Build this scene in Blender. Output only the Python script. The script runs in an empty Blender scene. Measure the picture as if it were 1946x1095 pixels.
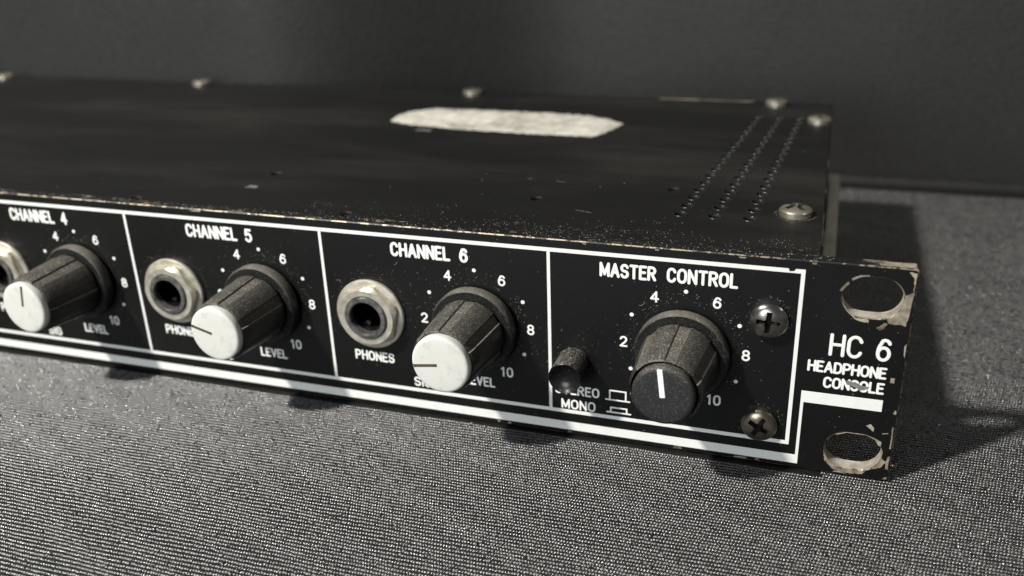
import bpy, bmesh, math, random
import numpy as np
from mathutils import Vector, Matrix
from mathutils.geometry import delaunay_2d_cdt

random.seed(7)
rng = np.random.default_rng(11)
MM = 0.001
scene = bpy.context.scene
COL = scene.collection

# ------------------------------------------------------------------ camera
# world: X along the front panel (right end of panel = 0), Y into the depth, Z up; millimetres in the code
cam = bpy.data.cameras.new('camera')
cam_o = bpy.data.objects.new('camera', cam)
COL.objects.link(cam_o)
right = Vector((0.94705406, 0.31939931, -0.03275205))
down = Vector((0.09690845, -0.38160465, -0.91923155))
fwd = Vector((-0.30610026, 0.86738802, -0.39235272))
up, back = -down, -fwd
M4 = Matrix(((right.x, up.x, back.x, -18.042 * MM),
             (right.y, up.y, back.y, -162.544 * MM),
             (right.z, up.z, back.z, 106.131 * MM),
             (0, 0, 0, 1)))
cam_o.matrix_world = M4
cam.sensor_width = 36.0
cam.lens = 1746.42 / 1946.0 * 36.0
cam.clip_start = 0.005
cam.clip_end = 20.0
cam.dof.use_dof = True
cam.dof.focus_distance = 0.177
cam.dof.aperture_fstop = 13.5
scene.camera = cam_o

# ------------------------------------------------------------------ world and lamps
world = bpy.data.worlds.new('World')
scene.world = world
world.use_nodes = True
bg = world.node_tree.nodes['Background']
bg.inputs['Color'].default_value = (0.90, 0.96, 1.0, 1)
bg.inputs['Strength'].default_value = 0.085


def lamp(name, loc, target, size, watts, color):
    l = bpy.data.lights.new(name, 'AREA')
    l.shape = 'DISK'
    l.size = size
    l.energy = watts
    l.color = color
    o = bpy.data.objects.new(name, l)
    COL.objects.link(o)
    o.location = Vector(loc) * MM
    d = (Vector(target) - Vector(loc))
    o.rotation_euler = d.to_track_quat('-Z', 'Y').to_euler()
    return o


lamp('ceiling_lamp', (-80 - 0.62 * 760, -0.70 * 760, 20 + 760), (-80, 0, 20), 0.062, 18.0, (1.0, 0.962, 0.895))
lamp('front_fill', (-330, -1100, 250), (-80, 0, 20), 0.50, 6.2, (0.90, 0.96, 1.0))  # soft cool fill added in front to lift the shadows on the panel
lamp('right_lamp', (430, -60, 430), (-20, 60, 20), 0.12, 0.22, (1.0, 0.93, 0.82))

scene.view_settings.view_transform = 'Standard'
scene.view_settings.look = 'None'
scene.view_settings.exposure = 0.0
scene.view_settings.gamma = 1.0
scene.cycles.use_denoising = True
scene.cycles.max_bounces = 6
scene.render.film_transparent = False


# ------------------------------------------------------------------ materials
def new_mat(name):
    m = bpy.data.materials.new(name)
    m.use_nodes = True
    nt = m.node_tree
    b = nt.nodes['Principled BSDF']
    return m, nt, b


def node(nt, typ, **kw):
    n = nt.nodes.new(typ)
    for k, v in kw.items():
        if hasattr(n, k):
            setattr(n, k, v)
        else:
            n.inputs[k].default_value = v
    return n


def link(nt, a, b):
    nt.links.new(a, b)


def ramp(nt, fac, stops):
    r = nt.nodes.new('ShaderNodeValToRGB')
    els = r.color_ramp.elements
    while len(els) < len(stops):
        els.new(0.5)
    for e, (p, c) in zip(els, stops):
        e.position = p
        e.color = c if len(c) == 4 else (*c, 1)
    link(nt, fac, r.inputs['Fac'])
    return r


def coords(nt, scale=(1, 1, 1)):
    tc = nt.nodes.new('ShaderNodeTexCoord')
    mp = nt.nodes.new('ShaderNodeMapping')
    mp.inputs['Scale'].default_value = scale
    link(nt, tc.outputs['Object'], mp.inputs['Vector'])
    return mp.outputs['Vector']


def noise(nt, vec, scale, detail=4, rough=0.55):
    n = nt.nodes.new('ShaderNodeTexNoise')
    n.inputs['Scale'].default_value = scale
    n.inputs['Detail'].default_value = detail
    n.inputs['Roughness'].default_value = rough
    link(nt, vec, n.inputs['Vector'])
    return n.outputs['Fac']


def math_n(nt, op, a, b=None, clamp=False):
    n = nt.nodes.new('ShaderNodeMath')
    n.operation = op
    n.use_clamp = clamp
    for i, v in enumerate((a, b)):
        if v is None:
            continue
        if isinstance(v, (int, float)):
            n.inputs[i].default_value = v
        else:
            link(nt, v, n.inputs[i])
    return n.outputs[0]


def mix_col(nt, fac, a, b):
    n = nt.nodes.new('ShaderNodeMix')
    n.data_type = 'RGBA'
    if isinstance(fac, (int, float)):
        n.inputs[0].default_value = fac
    else:
        link(nt, fac, n.inputs[0])
    for s, v in ((6, a), (7, b)):
        if isinstance(v, tuple):
            n.inputs[s].default_value = (*v, 1) if len(v) == 3 else v
        else:
            link(nt, v, n.inputs[s])
    return n.outputs[2]


def bump(nt, b, height, strength, dist):
    n = nt.nodes.new('ShaderNodeBump')
    n.inputs['Strength'].default_value = strength
    n.inputs['Distance'].default_value = dist
    link(nt, height, n.inputs['Height'])
    link(nt, n.outputs['Normal'], b.inputs['Normal'])
    return n


def mat_black_paint(name, base=0.006, r0=0.36, r1=0.52, spec=0.4, scuff=0.35, stretch=(1, 1, 1), film=(0.06, 0.057, 0.05), big=14):
    m, nt, b = new_mat(name)
    v = coords(nt, stretch)
    n1 = noise(nt, v, 60, 6, 0.65)
    n2 = noise(nt, v, big, 5, 0.6)
    sc = ramp(nt, n2, [(0.46, (0, 0, 0)), (0.78, (1, 1, 1))])
    fac = math_n(nt, 'MULTIPLY', sc.outputs['Color'], n1)
    fac = math_n(nt, 'MULTIPLY', fac, scuff)
    col = mix_col(nt, fac, (base, base, base * 0.97), film)
    link(nt, col, b.inputs['Base Color'])
    rr = nt.nodes.new('ShaderNodeMapRange')
    rr.inputs['To Min'].default_value = r0
    rr.inputs['To Max'].default_value = r1
    link(nt, n1, rr.inputs['Value'])
    link(nt, rr.outputs[0], b.inputs['Roughness'])
    b.inputs['Specular IOR Level'].default_value = spec
    fine = noise(nt, v, 2500, 3, 0.6)
    bump(nt, b, fine, 0.25, 0.00006)
    return m


def mat_worn_edge(name, wear=0.5, scale=180, stretch=(1, 1, 1)):
    """black paint with the metal showing through where it is rubbed"""
    m, nt, b = new_mat(name)
    v = coords(nt, stretch)
    n1 = noise(nt, v, scale, 8, 0.7)
    msk = ramp(nt, n1, [(wear - 0.02, (0, 0, 0)), (wear + 0.02, (1, 1, 1))]).outputs['Color']
    n2 = noise(nt, v, 900, 4, 0.6)
    metal = mix_col(nt, n2, (0.12, 0.09, 0.055), (0.50, 0.44, 0.34))
    col = mix_col(nt, msk, (0.008, 0.008, 0.008), metal)
    link(nt, col, b.inputs['Base Color'])
    link(nt, math_n(nt, 'MULTIPLY', msk, 0.5), b.inputs['Metallic'])
    b.inputs['Roughness'].default_value = 0.42
    bump(nt, b, n1, 0.4, 0.0002)
    return m


def mat_bare(name, c0=(0.30, 0.25, 0.18), c1=(0.60, 0.54, 0.45), metallic=0.45, rough=0.45, scale=500):
    m, nt, b = new_mat(name)
    v = coords(nt)
    n = noise(nt, v, scale, 6, 0.7)
    big = noise(nt, v, scale * 0.25, 3, 0.5)
    f = math_n(nt, 'MULTIPLY', math_n(nt, 'ADD', n, big), 0.5)
    r = ramp(nt, f, [(0.36, c0), (0.62, c1)])
    link(nt, r.outputs['Color'], b.inputs['Base Color'])
    b.inputs['Metallic'].default_value = metallic
    b.inputs['Roughness'].default_value = rough
    bump(nt, b, n, 0.35, 0.0001)
    return m


def mat_ink(name, col=(0.74, 0.75, 0.72), dirt=0.25):
    m, nt, b = new_mat(name)
    v = coords(nt)
    n = noise(nt, v, 350, 6, 0.7)
    r = ramp(nt, n, [(0.30, tuple(c * (1 - dirt) for c in col)), (0.48, col)])
    link(nt, r.outputs['Color'], b.inputs['Base Color'])
    b.inputs['Roughness'].default_value = 0.5
    b.inputs['Specular IOR Level'].default_value = 0.3
    return m


def mat_dusty_plastic(name, base=(0.010, 0.010, 0.0105), dust=(0.20, 0.185, 0.155), amount=1.0, rough=0.42, speck=0.62):
    """moulded black plastic with a film of settled dust on whatever faces up, and specks"""
    m, nt, b = new_mat(name)
    v = coords(nt)
    geo = nt.nodes.new('ShaderNodeNewGeometry')
    sep = nt.nodes.new('ShaderNodeSeparateXYZ')
    link(nt, geo.outputs['Normal'], sep.inputs[0])
    upf = nt.nodes.new('ShaderNodeMapRange')
    upf.inputs['From Min'].default_value = 0.085
    upf.inputs['From Max'].default_value = 0.95
    link(nt, sep.outputs['Z'], upf.inputs['Value'])
    n1 = noise(nt, v, 420, 6, 0.72)
    film = ramp(nt, n1, [(0.30, (0.35, 0.35, 0.35)), (0.65, (1, 1, 1))]).outputs['Color']
    film = math_n(nt, 'MULTIPLY', film, upf.outputs[0])
    film = math_n(nt, 'MULTIPLY', film, amount * 0.75, True)
    n2 = noise(nt, v, 3800, 2, 0.5)
    sp = ramp(nt, n2, [(speck, (0, 0, 0)), (speck + 0.05, (1, 1, 1))]).outputs['Color']
    spf = math_n(nt, 'MULTIPLY', sp, math_n(nt, 'ADD', math_n(nt, 'MULTIPLY', upf.outputs[0], 0.8), 0.10), True)
    f = math_n(nt, 'MAXIMUM', film, spf)
    col = mix_col(nt, f, base, dust)
    col = mix_col(nt, math_n(nt, 'MULTIPLY', spf, 0.7), col, (0.42, 0.39, 0.33))
    link(nt, col, b.inputs['Base Color'])
    rr = math_n(nt, 'ADD', math_n(nt, 'MULTIPLY', f, 0.5), rough, True)
    link(nt, rr, b.inputs['Roughness'])
    b.inputs['Specular IOR Level'].default_value = 0.4
    h = math_n(nt, 'ADD', n1, math_n(nt, 'MULTIPLY', sp, 0.5))
    bump(nt, b, h, 0.3, 0.00012)
    return m


M = {}
M['paint'] = mat_black_paint('black_panel_paint', base=0.0035, scuff=0.15, spec=0.28)
M['lid'] = mat_black_paint('black_lid_paint', base=0.004, r0=0.52, r1=0.74, spec=0.34, scuff=0.42, stretch=(0.45, 1.3, 1), film=(0.085, 0.081, 0.071), big=22)
M['rim_gloss'] = mat_black_paint('glossy_black_rim', base=0.012, r0=0.18, r1=0.34, spec=0.8)
M['edge'] = mat_worn_edge('worn_panel_edge', 0.60, 260, (0.6, 1, 1))
M['lid_edge'] = mat_worn_edge('worn_lid_edge', 0.56, 45, (0.5, 1, 1))
M['edge_line'] = mat_worn_edge('rubbed_edge_line', 0.50, 420, (0.8, 1, 1))
M['dark_edge'] = mat_worn_edge('rubbed_slot_edge', 0.50, 260)
M['chip'] = mat_bare('chipped_paint_metal', (0.09, 0.070, 0.045), (0.52, 0.455, 0.355), 0.35, 0.45, 520)
M['rim_metal'] = mat_bare('bare_slot_metal', (0.34, 0.30, 0.23), (0.80, 0.76, 0.67), 0.4, 0.36, 500)
M['tray'] = mat_bare('bare_aluminium_tray', (0.60, 0.55, 0.44), (0.90, 0.86, 0.75), 0.05, 0.5, 160)
M['ink'] = mat_ink('white_print', (0.76, 0.77, 0.74), 0.10)
M['ink_text'] = mat_ink('white_lettering_print', (0.80, 0.80, 0.77), 0.1)
M['scuff'] = mat_bare('grey_scuff', (0.11, 0.11, 0.105), (0.22, 0.215, 0.20), 0.0, 0.6, 900)
M['knob'] = mat_dusty_plastic('dusty_black_plastic', base=(0.008, 0.008, 0.0085), dust=(0.11, 0.104, 0.090), amount=0.8, rough=0.36, speck=0.59)
M['knob_channel'] = mat_dusty_plastic('dust_filled_channel', dust=(0.15, 0.14, 0.12), amount=1.0, rough=0.5, speck=0.58)
M['knob_edge'] = mat_dusty_plastic('knob_rib_edge', dust=(0.22, 0.20, 0.165), amount=0.9, rough=0.35, speck=0.58)  # paler dust colour also paints a highlight along the rib edges
M['knob_skirt'] = mat_dusty_plastic('dusty_skirt', base=(0.009, 0.009, 0.0095), dust=(0.20, 0.186, 0.156), amount=1.0, rough=0.42, speck=0.60)
M['knob_dark'] = mat_dusty_plastic('black_knob_cap', base=(0.016, 0.016, 0.017), amount=0.5, rough=0.55, speck=0.60)
M['button'] = mat_dusty_plastic('dusty_push_button', base=(0.006, 0.006, 0.0065), dust=(0.12, 0.112, 0.095), amount=0.16, rough=0.26, speck=0.565)
M['gloss'] = mat_dusty_plastic('glossy_button_face', base=(0.005, 0.005, 0.0055), dust=(0.10, 0.10, 0.10), amount=0.25, rough=0.24, speck=0.66)
M['cap'] = mat_ink('off_white_cap', (0.60, 0.60, 0.56), 0.20)
M['pointer_dark'] = mat_bare('brown_pointer_groove', (0.012, 0.010, 0.008), (0.10, 0.075, 0.05), 0.0, 0.7, 1500)
M['pointer_white'] = mat_ink('white_pointer', (0.85, 0.86, 0.85), 0.04)
M['nickel'] = mat_bare('aged_nickel', (0.38, 0.345, 0.26), (0.78, 0.75, 0.655), 0.6, 0.33, 380)
M['bushing'] = mat_bare('dark_jack_bushing', (0.05, 0.05, 0.052), (0.20, 0.195, 0.185), 0.4, 0.30, 900)
M['black_inside'] = mat_black_paint('black_socket_inside', base=0.003, spec=0.25)
M['steel_dark'] = mat_bare('oily_steel', (0.14, 0.135, 0.125), (0.40, 0.385, 0.36), 0.95, 0.22, 300)
M['steel_brass'] = mat_bare('brown_steel', (0.10, 0.085, 0.065), (0.34, 0.30, 0.23), 0.92, 0.28, 500)
M['zinc'] = mat_bare('yellow_zinc', (0.42, 0.35, 0.19), (0.90, 0.86, 0.74), 0.9, 0.26, 500)
M['recess_shade'] = mat_bare('shaded_recess', (0.02, 0.018, 0.014), (0.16, 0.145, 0.11), 0.7, 0.4, 900)  # recess faces coloured dark, painting in the shade of the cross
M['residue'] = mat_bare('off_white_residue', (0.36, 0.34, 0.295), (0.70, 0.675, 0.605), 0.0, 0.85, 420)
M['dust'] = mat_ink('pale_dust', (0.27, 0.255, 0.215), 0.6)


def mat_thread():
    m, nt, b = new_mat('black_thread')
    v = coords(nt)
    n = noise(nt, v, 900, 2, 0.5)
    big = noise(nt, v, 25, 3, 0.5)
    f = math_n(nt, 'ADD', math_n(nt, 'MULTIPLY', n, 0.75), math_n(nt, 'MULTIPLY', big, 0.25))
    r = ramp(nt, f, [(0.36, (0.010, 0.010, 0.010)), (0.62, (0.055, 0.0545, 0.0538)), (0.74, (0.17, 0.168, 0.164))])
    link(nt, r.outputs['Color'], b.inputs['Base Color'])
    rr = ramp(nt, n, [(0.35, (0.22,) * 3), (0.65, (0.42,) * 3)])
    link(nt, rr.outputs['Color'], b.inputs['Roughness'])
    b.inputs['Specular IOR Level'].default_value = 1.0
    b.inputs['IOR'].default_value = 1.75
    b.inputs['Sheen Weight'].default_value = 0.10
    b.inputs['Sheen Roughness'].default_value = 0.35
    fib = noise(nt, coords(nt, (1, 5, 5)), 2600, 2, 0.6)
    bump(nt, b, fib, 0.5, 0.00008)
    return m


def mat_cloth(name, dark, light, weave=True):
    m, nt, b = new_mat(name)
    tc = nt.nodes.new('ShaderNodeTexCoord')
    v = tc.outputs['Object']
    big = noise(nt, v, 18, 4, 0.6)
    fine = noise(nt, v, 900, 3, 0.6)
    rib = noise(nt, coords(nt, (0.55, 1, 1)), 950, 2, 0.5)
    h = math_n(nt, 'ADD', rib, math_n(nt, 'MULTIPLY', fine, 0.6))
    f = math_n(nt, 'MULTIPLY', h, 0.62)
    f = math_n(nt, 'ADD', math_n(nt, 'MULTIPLY', f, 0.7), math_n(nt, 'MULTIPLY', big, 0.3))
    r = ramp(nt, f, [(0.35, dark), (0.75, light)])
    link(nt, r.outputs['Color'], b.inputs['Base Color'])
    b.inputs['Roughness'].default_value = 0.62
    b.inputs['Specular IOR Level'].default_value = 0.4
    bump(nt, b, h, 0.6, 0.0003)
    return m


M['thread'] = mat_thread()
M['cloth'] = mat_cloth('black_woven_cloth', (0.002, 0.002, 0.002), (0.012, 0.012, 0.0115))  # base sheet kept near black, painting the shade between the thread floats
M['backdrop'] = mat_cloth('black_backdrop_cloth', (0.010, 0.010, 0.0098), (0.027, 0.027, 0.0258))


# ------------------------------------------------------------------ mesh helpers (all in mm)
class MB:
    def __init__(self):
        self.v = []
        self.f = []
        self.m = []

    def add(self, verts, faces, mat=0):
        o = len(self.v)
        self.v.extend([tuple(p) for p in verts])
        self.f.extend([tuple(i + o for i in f) for f in faces])
        self.m.extend([mat] * len(faces))

    def box(self, x0, x1, y0, y1, z0, z1, mat=0):
        v = [(x, y, z) for x in (x0, x1) for y in (y0, y1) for z in (z0, z1)]
        self.add(v, [(0, 1, 3, 2), (4, 6, 7, 5), (0, 4, 5, 1), (2, 3, 7, 6), (0, 2, 6, 4), (1, 5, 7, 3)], mat)

    def mesh(self, name, mats, smooth=False, recalc=True, angle=None):
        me = bpy.data.meshes.new(name)
        me.from_pydata([(x * MM, y * MM, z * MM) for x, y, z in self.v], [], self.f)
        for mm in mats:
            me.materials.append(mm)
        me.polygons.foreach_set('material_index', self.m)
        if recalc:
            bm = bmesh.new()
            bm.from_mesh(me)
            bmesh.ops.recalc_face_normals(bm, faces=bm.faces)
            bm.to_mesh(me)
            bm.free()
        if smooth or angle:
            me.polygons.foreach_set('use_smooth', [True] * len(me.polygons))
            if angle:
                me.set_sharp_from_angle(angle=math.radians(angle))
        me.update()
        return me


def place(name, me, parent=None, loc=(0, 0, 0), rot=(0, 0, 0)):
    o = bpy.data.objects.new(name, me)
    COL.objects.link(o)
    o.parent = parent
    o.location = Vector(loc) * MM
    o.rotation_euler = rot
    return o


def lathe(mb, prof, n=64, mat=0, close_end=False, rfun=None):
    """prof: list of (r, h); axis = -Y (h grows towards the viewer)"""
    rings = []
    for (r, h) in prof:
        rings.append([(r * math.cos(2 * math.pi * k / n), -h, r * math.sin(2 * math.pi * k / n)) for k in range(n)])
    verts = [p for rg in rings for p in rg]
    faces = []
    for i in range(len(rings) - 1):
        for k in range(n):
            k2 = (k + 1) % n
            faces.append((i * n + k, i * n + k2, (i + 1) * n + k2, (i + 1) * n + k))
    if close_end:
        faces.append(tuple((len(rings) - 1) * n + k for k in range(n)))
    mb.add(verts, faces, mat)


def inside(poly, x, y):
    c = False
    j = len(poly) - 1
    for i in range(len(poly)):
        xi, yi = poly[i]
        xj, yj = poly[j]
        if (yi > y) != (yj > y) and x < (xj - xi) * (y - yi) / (yj - yi) + xi:
            c = not c
        j = i
    return c


def cdt(outer, holes, extra=()):
    pts = [Vector(p) for p in outer]
    edges = [(i, (i + 1) % len(outer)) for i in range(len(outer))]
    for h in holes:
        o = len(pts)
        pts += [Vector(p) for p in h]
        edges += [(o + i, o + (i + 1) % len(h)) for i in range(len(h))]
    pts += [Vector(p) for p in extra]
    vs, _, fs, _, _, _ = delaunay_2d_cdt(pts, edges, [], 0, 1e-7)
    out = []
    for f in fs:
        cx = sum(vs[i].x for i in f) / len(f)
        cy = sum(vs[i].y for i in f) / len(f)
        if inside(outer, cx, cy) and not any(inside(h, cx, cy) for h in holes):
            out.append(tuple(f))
    return [(v.x, v.y) for v in vs], out


def rounded_rect(x0, x1, y0, y1, r, n=6):
    pts = []
    for cx, cy, a0 in ((x1 - r, y1 - r, 0), (x0 + r, y1 - r, 90), (x0 + r, y0 + r, 180), (x1 - r, y0 + r, 270)):
        for k in range(n + 1):
            a = math.radians(a0 + 90 * k / n)
            pts.append((cx + r * math.cos(a), cy + r * math.sin(a)))
    return pts


def circle(cx, cy, r, n=24):
    return [(cx + r * math.cos(2 * math.pi * k / n), cy + r * math.sin(2 * math.pi * k / n)) for k in range(n)]


def plate(mb, outer_fn, hole_fns, chamfer, thick, to3, mats=(0, 1, 2), hole_mats=None):
    """plate with holes; outer_fn(d) outline moved inwards by d, hole_fns[i](d) hole grown by d; to3(x, y, depth)"""
    vs, fs = cdt(outer_fn(chamfer), [h(chamfer) for h in hole_fns])
    mb.add([to3(x, y, 0) for x, y in vs], fs, mats[0])
    vs, fs = cdt(outer_fn(0), [h(0) for h in hole_fns])
    mb.add([to3(x, y, thick) for x, y in vs], fs, mats[0])
    for idx, fn in enumerate([outer_fn] + list(hole_fns)):
        a = fn(chamfer)
        b = fn(0)
        n = len(a)
        v = [to3(x, y, 0) for x, y in a] + [to3(x, y, chamfer) for x, y in b] + [to3(x, y, thick) for x, y in b]
        m1, m2 = mats[1], mats[2]
        if idx > 0 and hole_mats:
            m1, m2 = hole_mats[idx - 1]
        mb.add(v[:2 * n], [(k, (k + 1) % n, n + (k + 1) % n, n + k) for k in range(n)], m1)
        mb.add(v[n:], [(k, (k + 1) % n, n + (k + 1) % n, n + k) for k in range(n)], m2)


# ------------------------------------------------------------------ setting: cloth and backdrop
def arr_mesh(name, V, F, mat, smooth=True):
    """fast mesh from numpy arrays, V in mm, F triangles or quads"""
    me = bpy.data.meshes.new(name)
    k = F.shape[1]
    me.vertices.add(len(V))
    me.vertices.foreach_set('co', (V * MM).astype(np.float32).ravel())
    me.loops.add(F.size)
    me.loops.foreach_set('vertex_index', F.astype(np.int32).ravel())
    me.polygons.add(len(F))
    me.polygons.foreach_set('loop_start', np.arange(0, F.size, k, dtype=np.int32))
    me.polygons.foreach_set('loop_total', np.full(len(F), k, dtype=np.int32))
    me.polygons.foreach_set('use_smooth', np.full(len(F), smooth))
    me.materials.append(mat)
    me.update(calc_edges=True)
    return me


def grid_surface(name, us, ws, fn, mat):
    U, W = np.meshgrid(us, ws)
    V = np.array(fn(U, W)).reshape(3, -1).T
    nu, nw = len(us), len(ws)
    i = np.arange(nu * nw).reshape(nw, nu)
    F = np.stack([i[:-1, :-1], i[:-1, 1:], i[1:, 1:], i[1:, :-1]], -1).reshape(-1, 4)
    return place(name, arr_mesh(name, V, F, mat))


SEAM_Y = 203.0


def cloth_fn(U, W):
    # U = x, W = path length towards the back; flat, then a small rolled hem at the backdrop
    Y = np.where(W < SEAM_Y - 4, W, SEAM_Y - 4 + 4 * np.sin(np.clip((W - SEAM_Y + 4) / 6.3, 0, 1) * math.pi / 2))
    Z = np.where(W < SEAM_Y - 4, 0, 4 * (1 - np.cos(np.clip((W - SEAM_Y + 4) / 6.3, 0, 1) * math.pi / 2)))
    Z = Z - 0.34
    return U, Y, Z


xs = np.linspace(-900, 700, 161)
ws = np.concatenate([np.linspace(-420, SEAM_Y - 4, 80), SEAM_Y - 4 + np.linspace(0.3, 6.3, 14)])
cloth = grid_surface('tablecloth', xs, ws, cloth_fn, M['cloth'])
cloth['kind'] = 'structure'
cloth['label'] = 'black ribbed woven cloth under the headphone console'


def wall_fn(U, W):
    # nearer on the left; soft fold added to darken the middle, turned from the lamp
    t = np.clip((U + 235) / 125.0, 0, 1)
    fold = -58 * (1 - t * t * (3 - 2 * t)) + 1.5 * np.sin(U / 37.0) * np.clip(-U / 100, 0, 1)
    return U, SEAM_Y + 1.4 + fold + 0 * W, W - 3


wall = grid_surface('backdrop', np.linspace(-1200, 900, 240), np.linspace(0, 620, 40), wall_fn, M['backdrop'])
wall['kind'] = 'structure'
wall['label'] = 'plain black fabric backdrop hanging behind the console'


def weave(name, regions):
    """raised thread floats of the cloth, one small rounded float after another along each rib"""
    PX, PY = 0.57, 0.92
    n = 6
    a = np.arange(n) * 2 * math.pi / n + 0.3
    ring = np.stack([np.cos(a), np.sin(a)], 1)
    # the crest of each float sits towards the back, so the broad slope faces the front
    base = [np.concatenate([ring * 1.0, np.full((n, 1), 0.0)], 1),
            np.concatenate([ring * 0.66 + np.array([[0, 0.26]]), np.full((n, 1), 0.72)], 1),
            np.array([[0, 0.32, 1.0]])]
    base = np.concatenate(base)
    F = []
    for k in range(n):
        k2 = (k + 1) % n
        F += [(k, k2, n + k2), (k, n + k2, n + k), (n + k, n + k2, 2 * n)]
    F = np.array(F)
    cs = []
    for x0, x1, y0, y1 in regions:
        j0, j1 = int(math.floor(y0 / PY)), int(math.floor(y1 / PY))
        for j in range(j0, j1):
            xx = np.arange(x0, x1, PX) + (0.19 * j) % PX + 0.05 * math.sin(j * 1.7)
            yy = np.full_like(xx, j * PY) + 0.10 * np.sin(xx / 3.1 + j * 0.6) + 0.12 * np.sin(xx / 17.0 + 0.3 * j)
            cs.append(np.stack([xx, yy], 1))
    c = np.concatenate(cs)
    N = len(c)
    stray = rng.random(N) < 0.04
    c = c + rng.normal(0, 1, (N, 2)) * np.where(stray, 0.10, 0.022)[:, None]
    lx = rng.uniform(0.37, 0.45, N)
    ly = rng.uniform(0.16, 0.205, N)
    h = rng.uniform(0.20, 0.28, N) + np.where(stray, 0.08, 0)
    yaw = rng.normal(0.30, 0.10, N) + np.where(stray, rng.normal(0, 0.6, N), 0)
    tilt = rng.normal(0.0, 0.10, N)
    P = np.empty((N, len(base), 3))
    bx = base[None, :, 0] * lx[:, None]
    by = base[None, :, 1] * ly[:, None]
    P[:, :, 0] = bx * np.cos(yaw)[:, None] - by * np.sin(yaw)[:, None] + c[:, None, 0]
    P[:, :, 1] = bx * np.sin(yaw)[:, None] + by * np.cos(yaw)[:, None] + c[:, None, 1]
    P[:, :, 2] = base[None, :, 2] * h[:, None] - 0.34 + bx * tilt[:, None] * (base[None, :, 2] > 0)
    FF = (F[None] + (np.arange(N) * len(base))[:, None, None]).reshape(-1, 3)
    return arr_mesh(name, P.reshape(-1, 3), FF, M['thread'])


wv = place('weave', weave('weave', [(-240, -12, -88, -0.3), (-12, 105, -88, 196)]), cloth)
wv['kind'] = 'stuff'


def fibres(count, sampler, length, width, normal_axis, lift=0.05):
    """loose curled lint fibres as thin ribbons"""
    V, F = [], []
    for _ in range(count):
        x, y = sampler()
        a = random.uniform(0, 2 * math.pi)
        L = random.uniform(*length)
        k = random.uniform(-2.4, 2.4) / L
        n = 6
        o = len(V)
        px, py = x, y
        for s in range(n + 1):
            aa = a + k * L * s / n
            nx, ny = -math.sin(aa) * width / 2, math.cos(aa) * width / 2
            hh = lift + 0.12 * math.sin(math.pi * s / n)
            for sg in (-1, 1):
                V.append((px + sg * nx, py + sg * ny, hh + (0.02 if sg > 0 else 0)))
            px += math.cos(aa) * L / n
            py += math.sin(aa) * L / n
        for s in range(n):
            F.append((o + 2 * s, o + 2 * s + 1, o + 2 * s + 3, o + 2 * s + 2))
    out = []
    for (x, y, h) in V:
        out.append((x, -h, y) if normal_axis == 'panel' else (x, y, h))
    return out, F


v_, f_ = fibres(420, lambda: (random.uniform(-200, 60), random.uniform(-80, -2)), (0.6, 2.2), 0.05, 'flat', 0.0)
mb = MB()
mb.add(v_, f_)
lint = place('lint', mb.mesh('lint', [M['dust']], recalc=False), cloth)
lint['kind'] = 'stuff'

# ------------------------------------------------------------------ the headphone console
root = bpy.data.objects.new('headphone_console', None)
COL.objects.link(root)
root.empty_display_size = 0.02
root['label'] = 'worn black rack-mount headphone console with dusty knobs and white lettering on black cloth'
root['category'] = 'console'

# front panel -------------------------------------------------------
PW, PH, PT = 482.6, 44.0, 3.0
CH_X = [-83.58 - 51.3 * k for k in range(3)]      # dial centres of channels 6, 5, 4
DIAL_Z = 23.68
JACK_DX, JACK_Z = -24.6, 23.2
MAST_X, MAST_Z = -40.22, 23.54
SLOT = [(-7.05, 37.85), (-7.05, 5.55)]


def outer_fn(d):
    # long edges are split so that the outline is slightly uneven where the paint and metal are knocked
    pts = []
    r = 0.5
    for x, z in rounded_rect(-PW + d, -d, d, PH - d, r, 3):
        pts.append((x, z))
    return pts


def slot_fn(cx, cz):
    return lambda d: rounded_rect(cx - 5.2 - d, cx + 5.2 + d, cz - 3.95 - d, cz + 3.95 + d, 3.94 + d, 8)


def hole_fn(cx, cz, r):
    return lambda d: circle(cx, cz, r + d, 24)


holes = [slot_fn(*s) for s in SLOT] + [hole_fn(x + JACK_DX, JACK_Z, 4.9) for x in CH_X]
mb = MB()
plate(mb, outer_fn, holes, 0.20, PT, lambda x, z, d: (x, d, z), (0, 4, 1),
      [(2, 3), (2, 3)] + [(0, 0)] * 3)
panel = place('front_panel', mb.mesh('front_panel', [M['paint'], M['edge'], M['dark_edge'], M['rim_metal'], M['edge_line']]), root)

# printed lines
Y0 = -0.03


def print_box(name, x0, x1, z0, z1, parent=panel, mat='ink', y=Y0):
    m_ = MB()
    m_.box(x0, x1, y, 0.02, z0, z1)
    return place(name, m_.mesh(name, [M[mat]]), parent)


FZ0, FZ1 = 5.10, 42.15
FXR = -18.90
LW = 0.82
print_box('frame_line', -PW + 20, FXR, FZ1 - LW, FZ1)
print_box('frame_line', -PW + 20, FXR, FZ0, FZ0 + LW)
print_box('frame_line', FXR - 0.72, FXR, FZ0 + LW, FZ1 - LW)
for k in range(4):
    xd = -67.57 - 51.3 * k
    print_box('divider_line', xd - 0.33, xd + 0.33, FZ0 + LW, FZ1 - LW)
print_box('underline_stripe', -PW + 20, -16.95, 1.02, 2.98)
print_box('underline_stripe', -17.50, -16.95, 2.98, 15.0)
print_box('underline_stripe', -17.50, -2.95, 15.0, 17.45)

# ---- stroke lettering
def arc(cx, cy, rx, ry, a0, a1, n=10):
    return [(cx + rx * math.cos(math.radians(a0 + (a1 - a0) * k / n)), cy + ry * math.sin(math.radians(a0 + (a1 - a0) * k / n))) for k in range(n + 1)]


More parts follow.
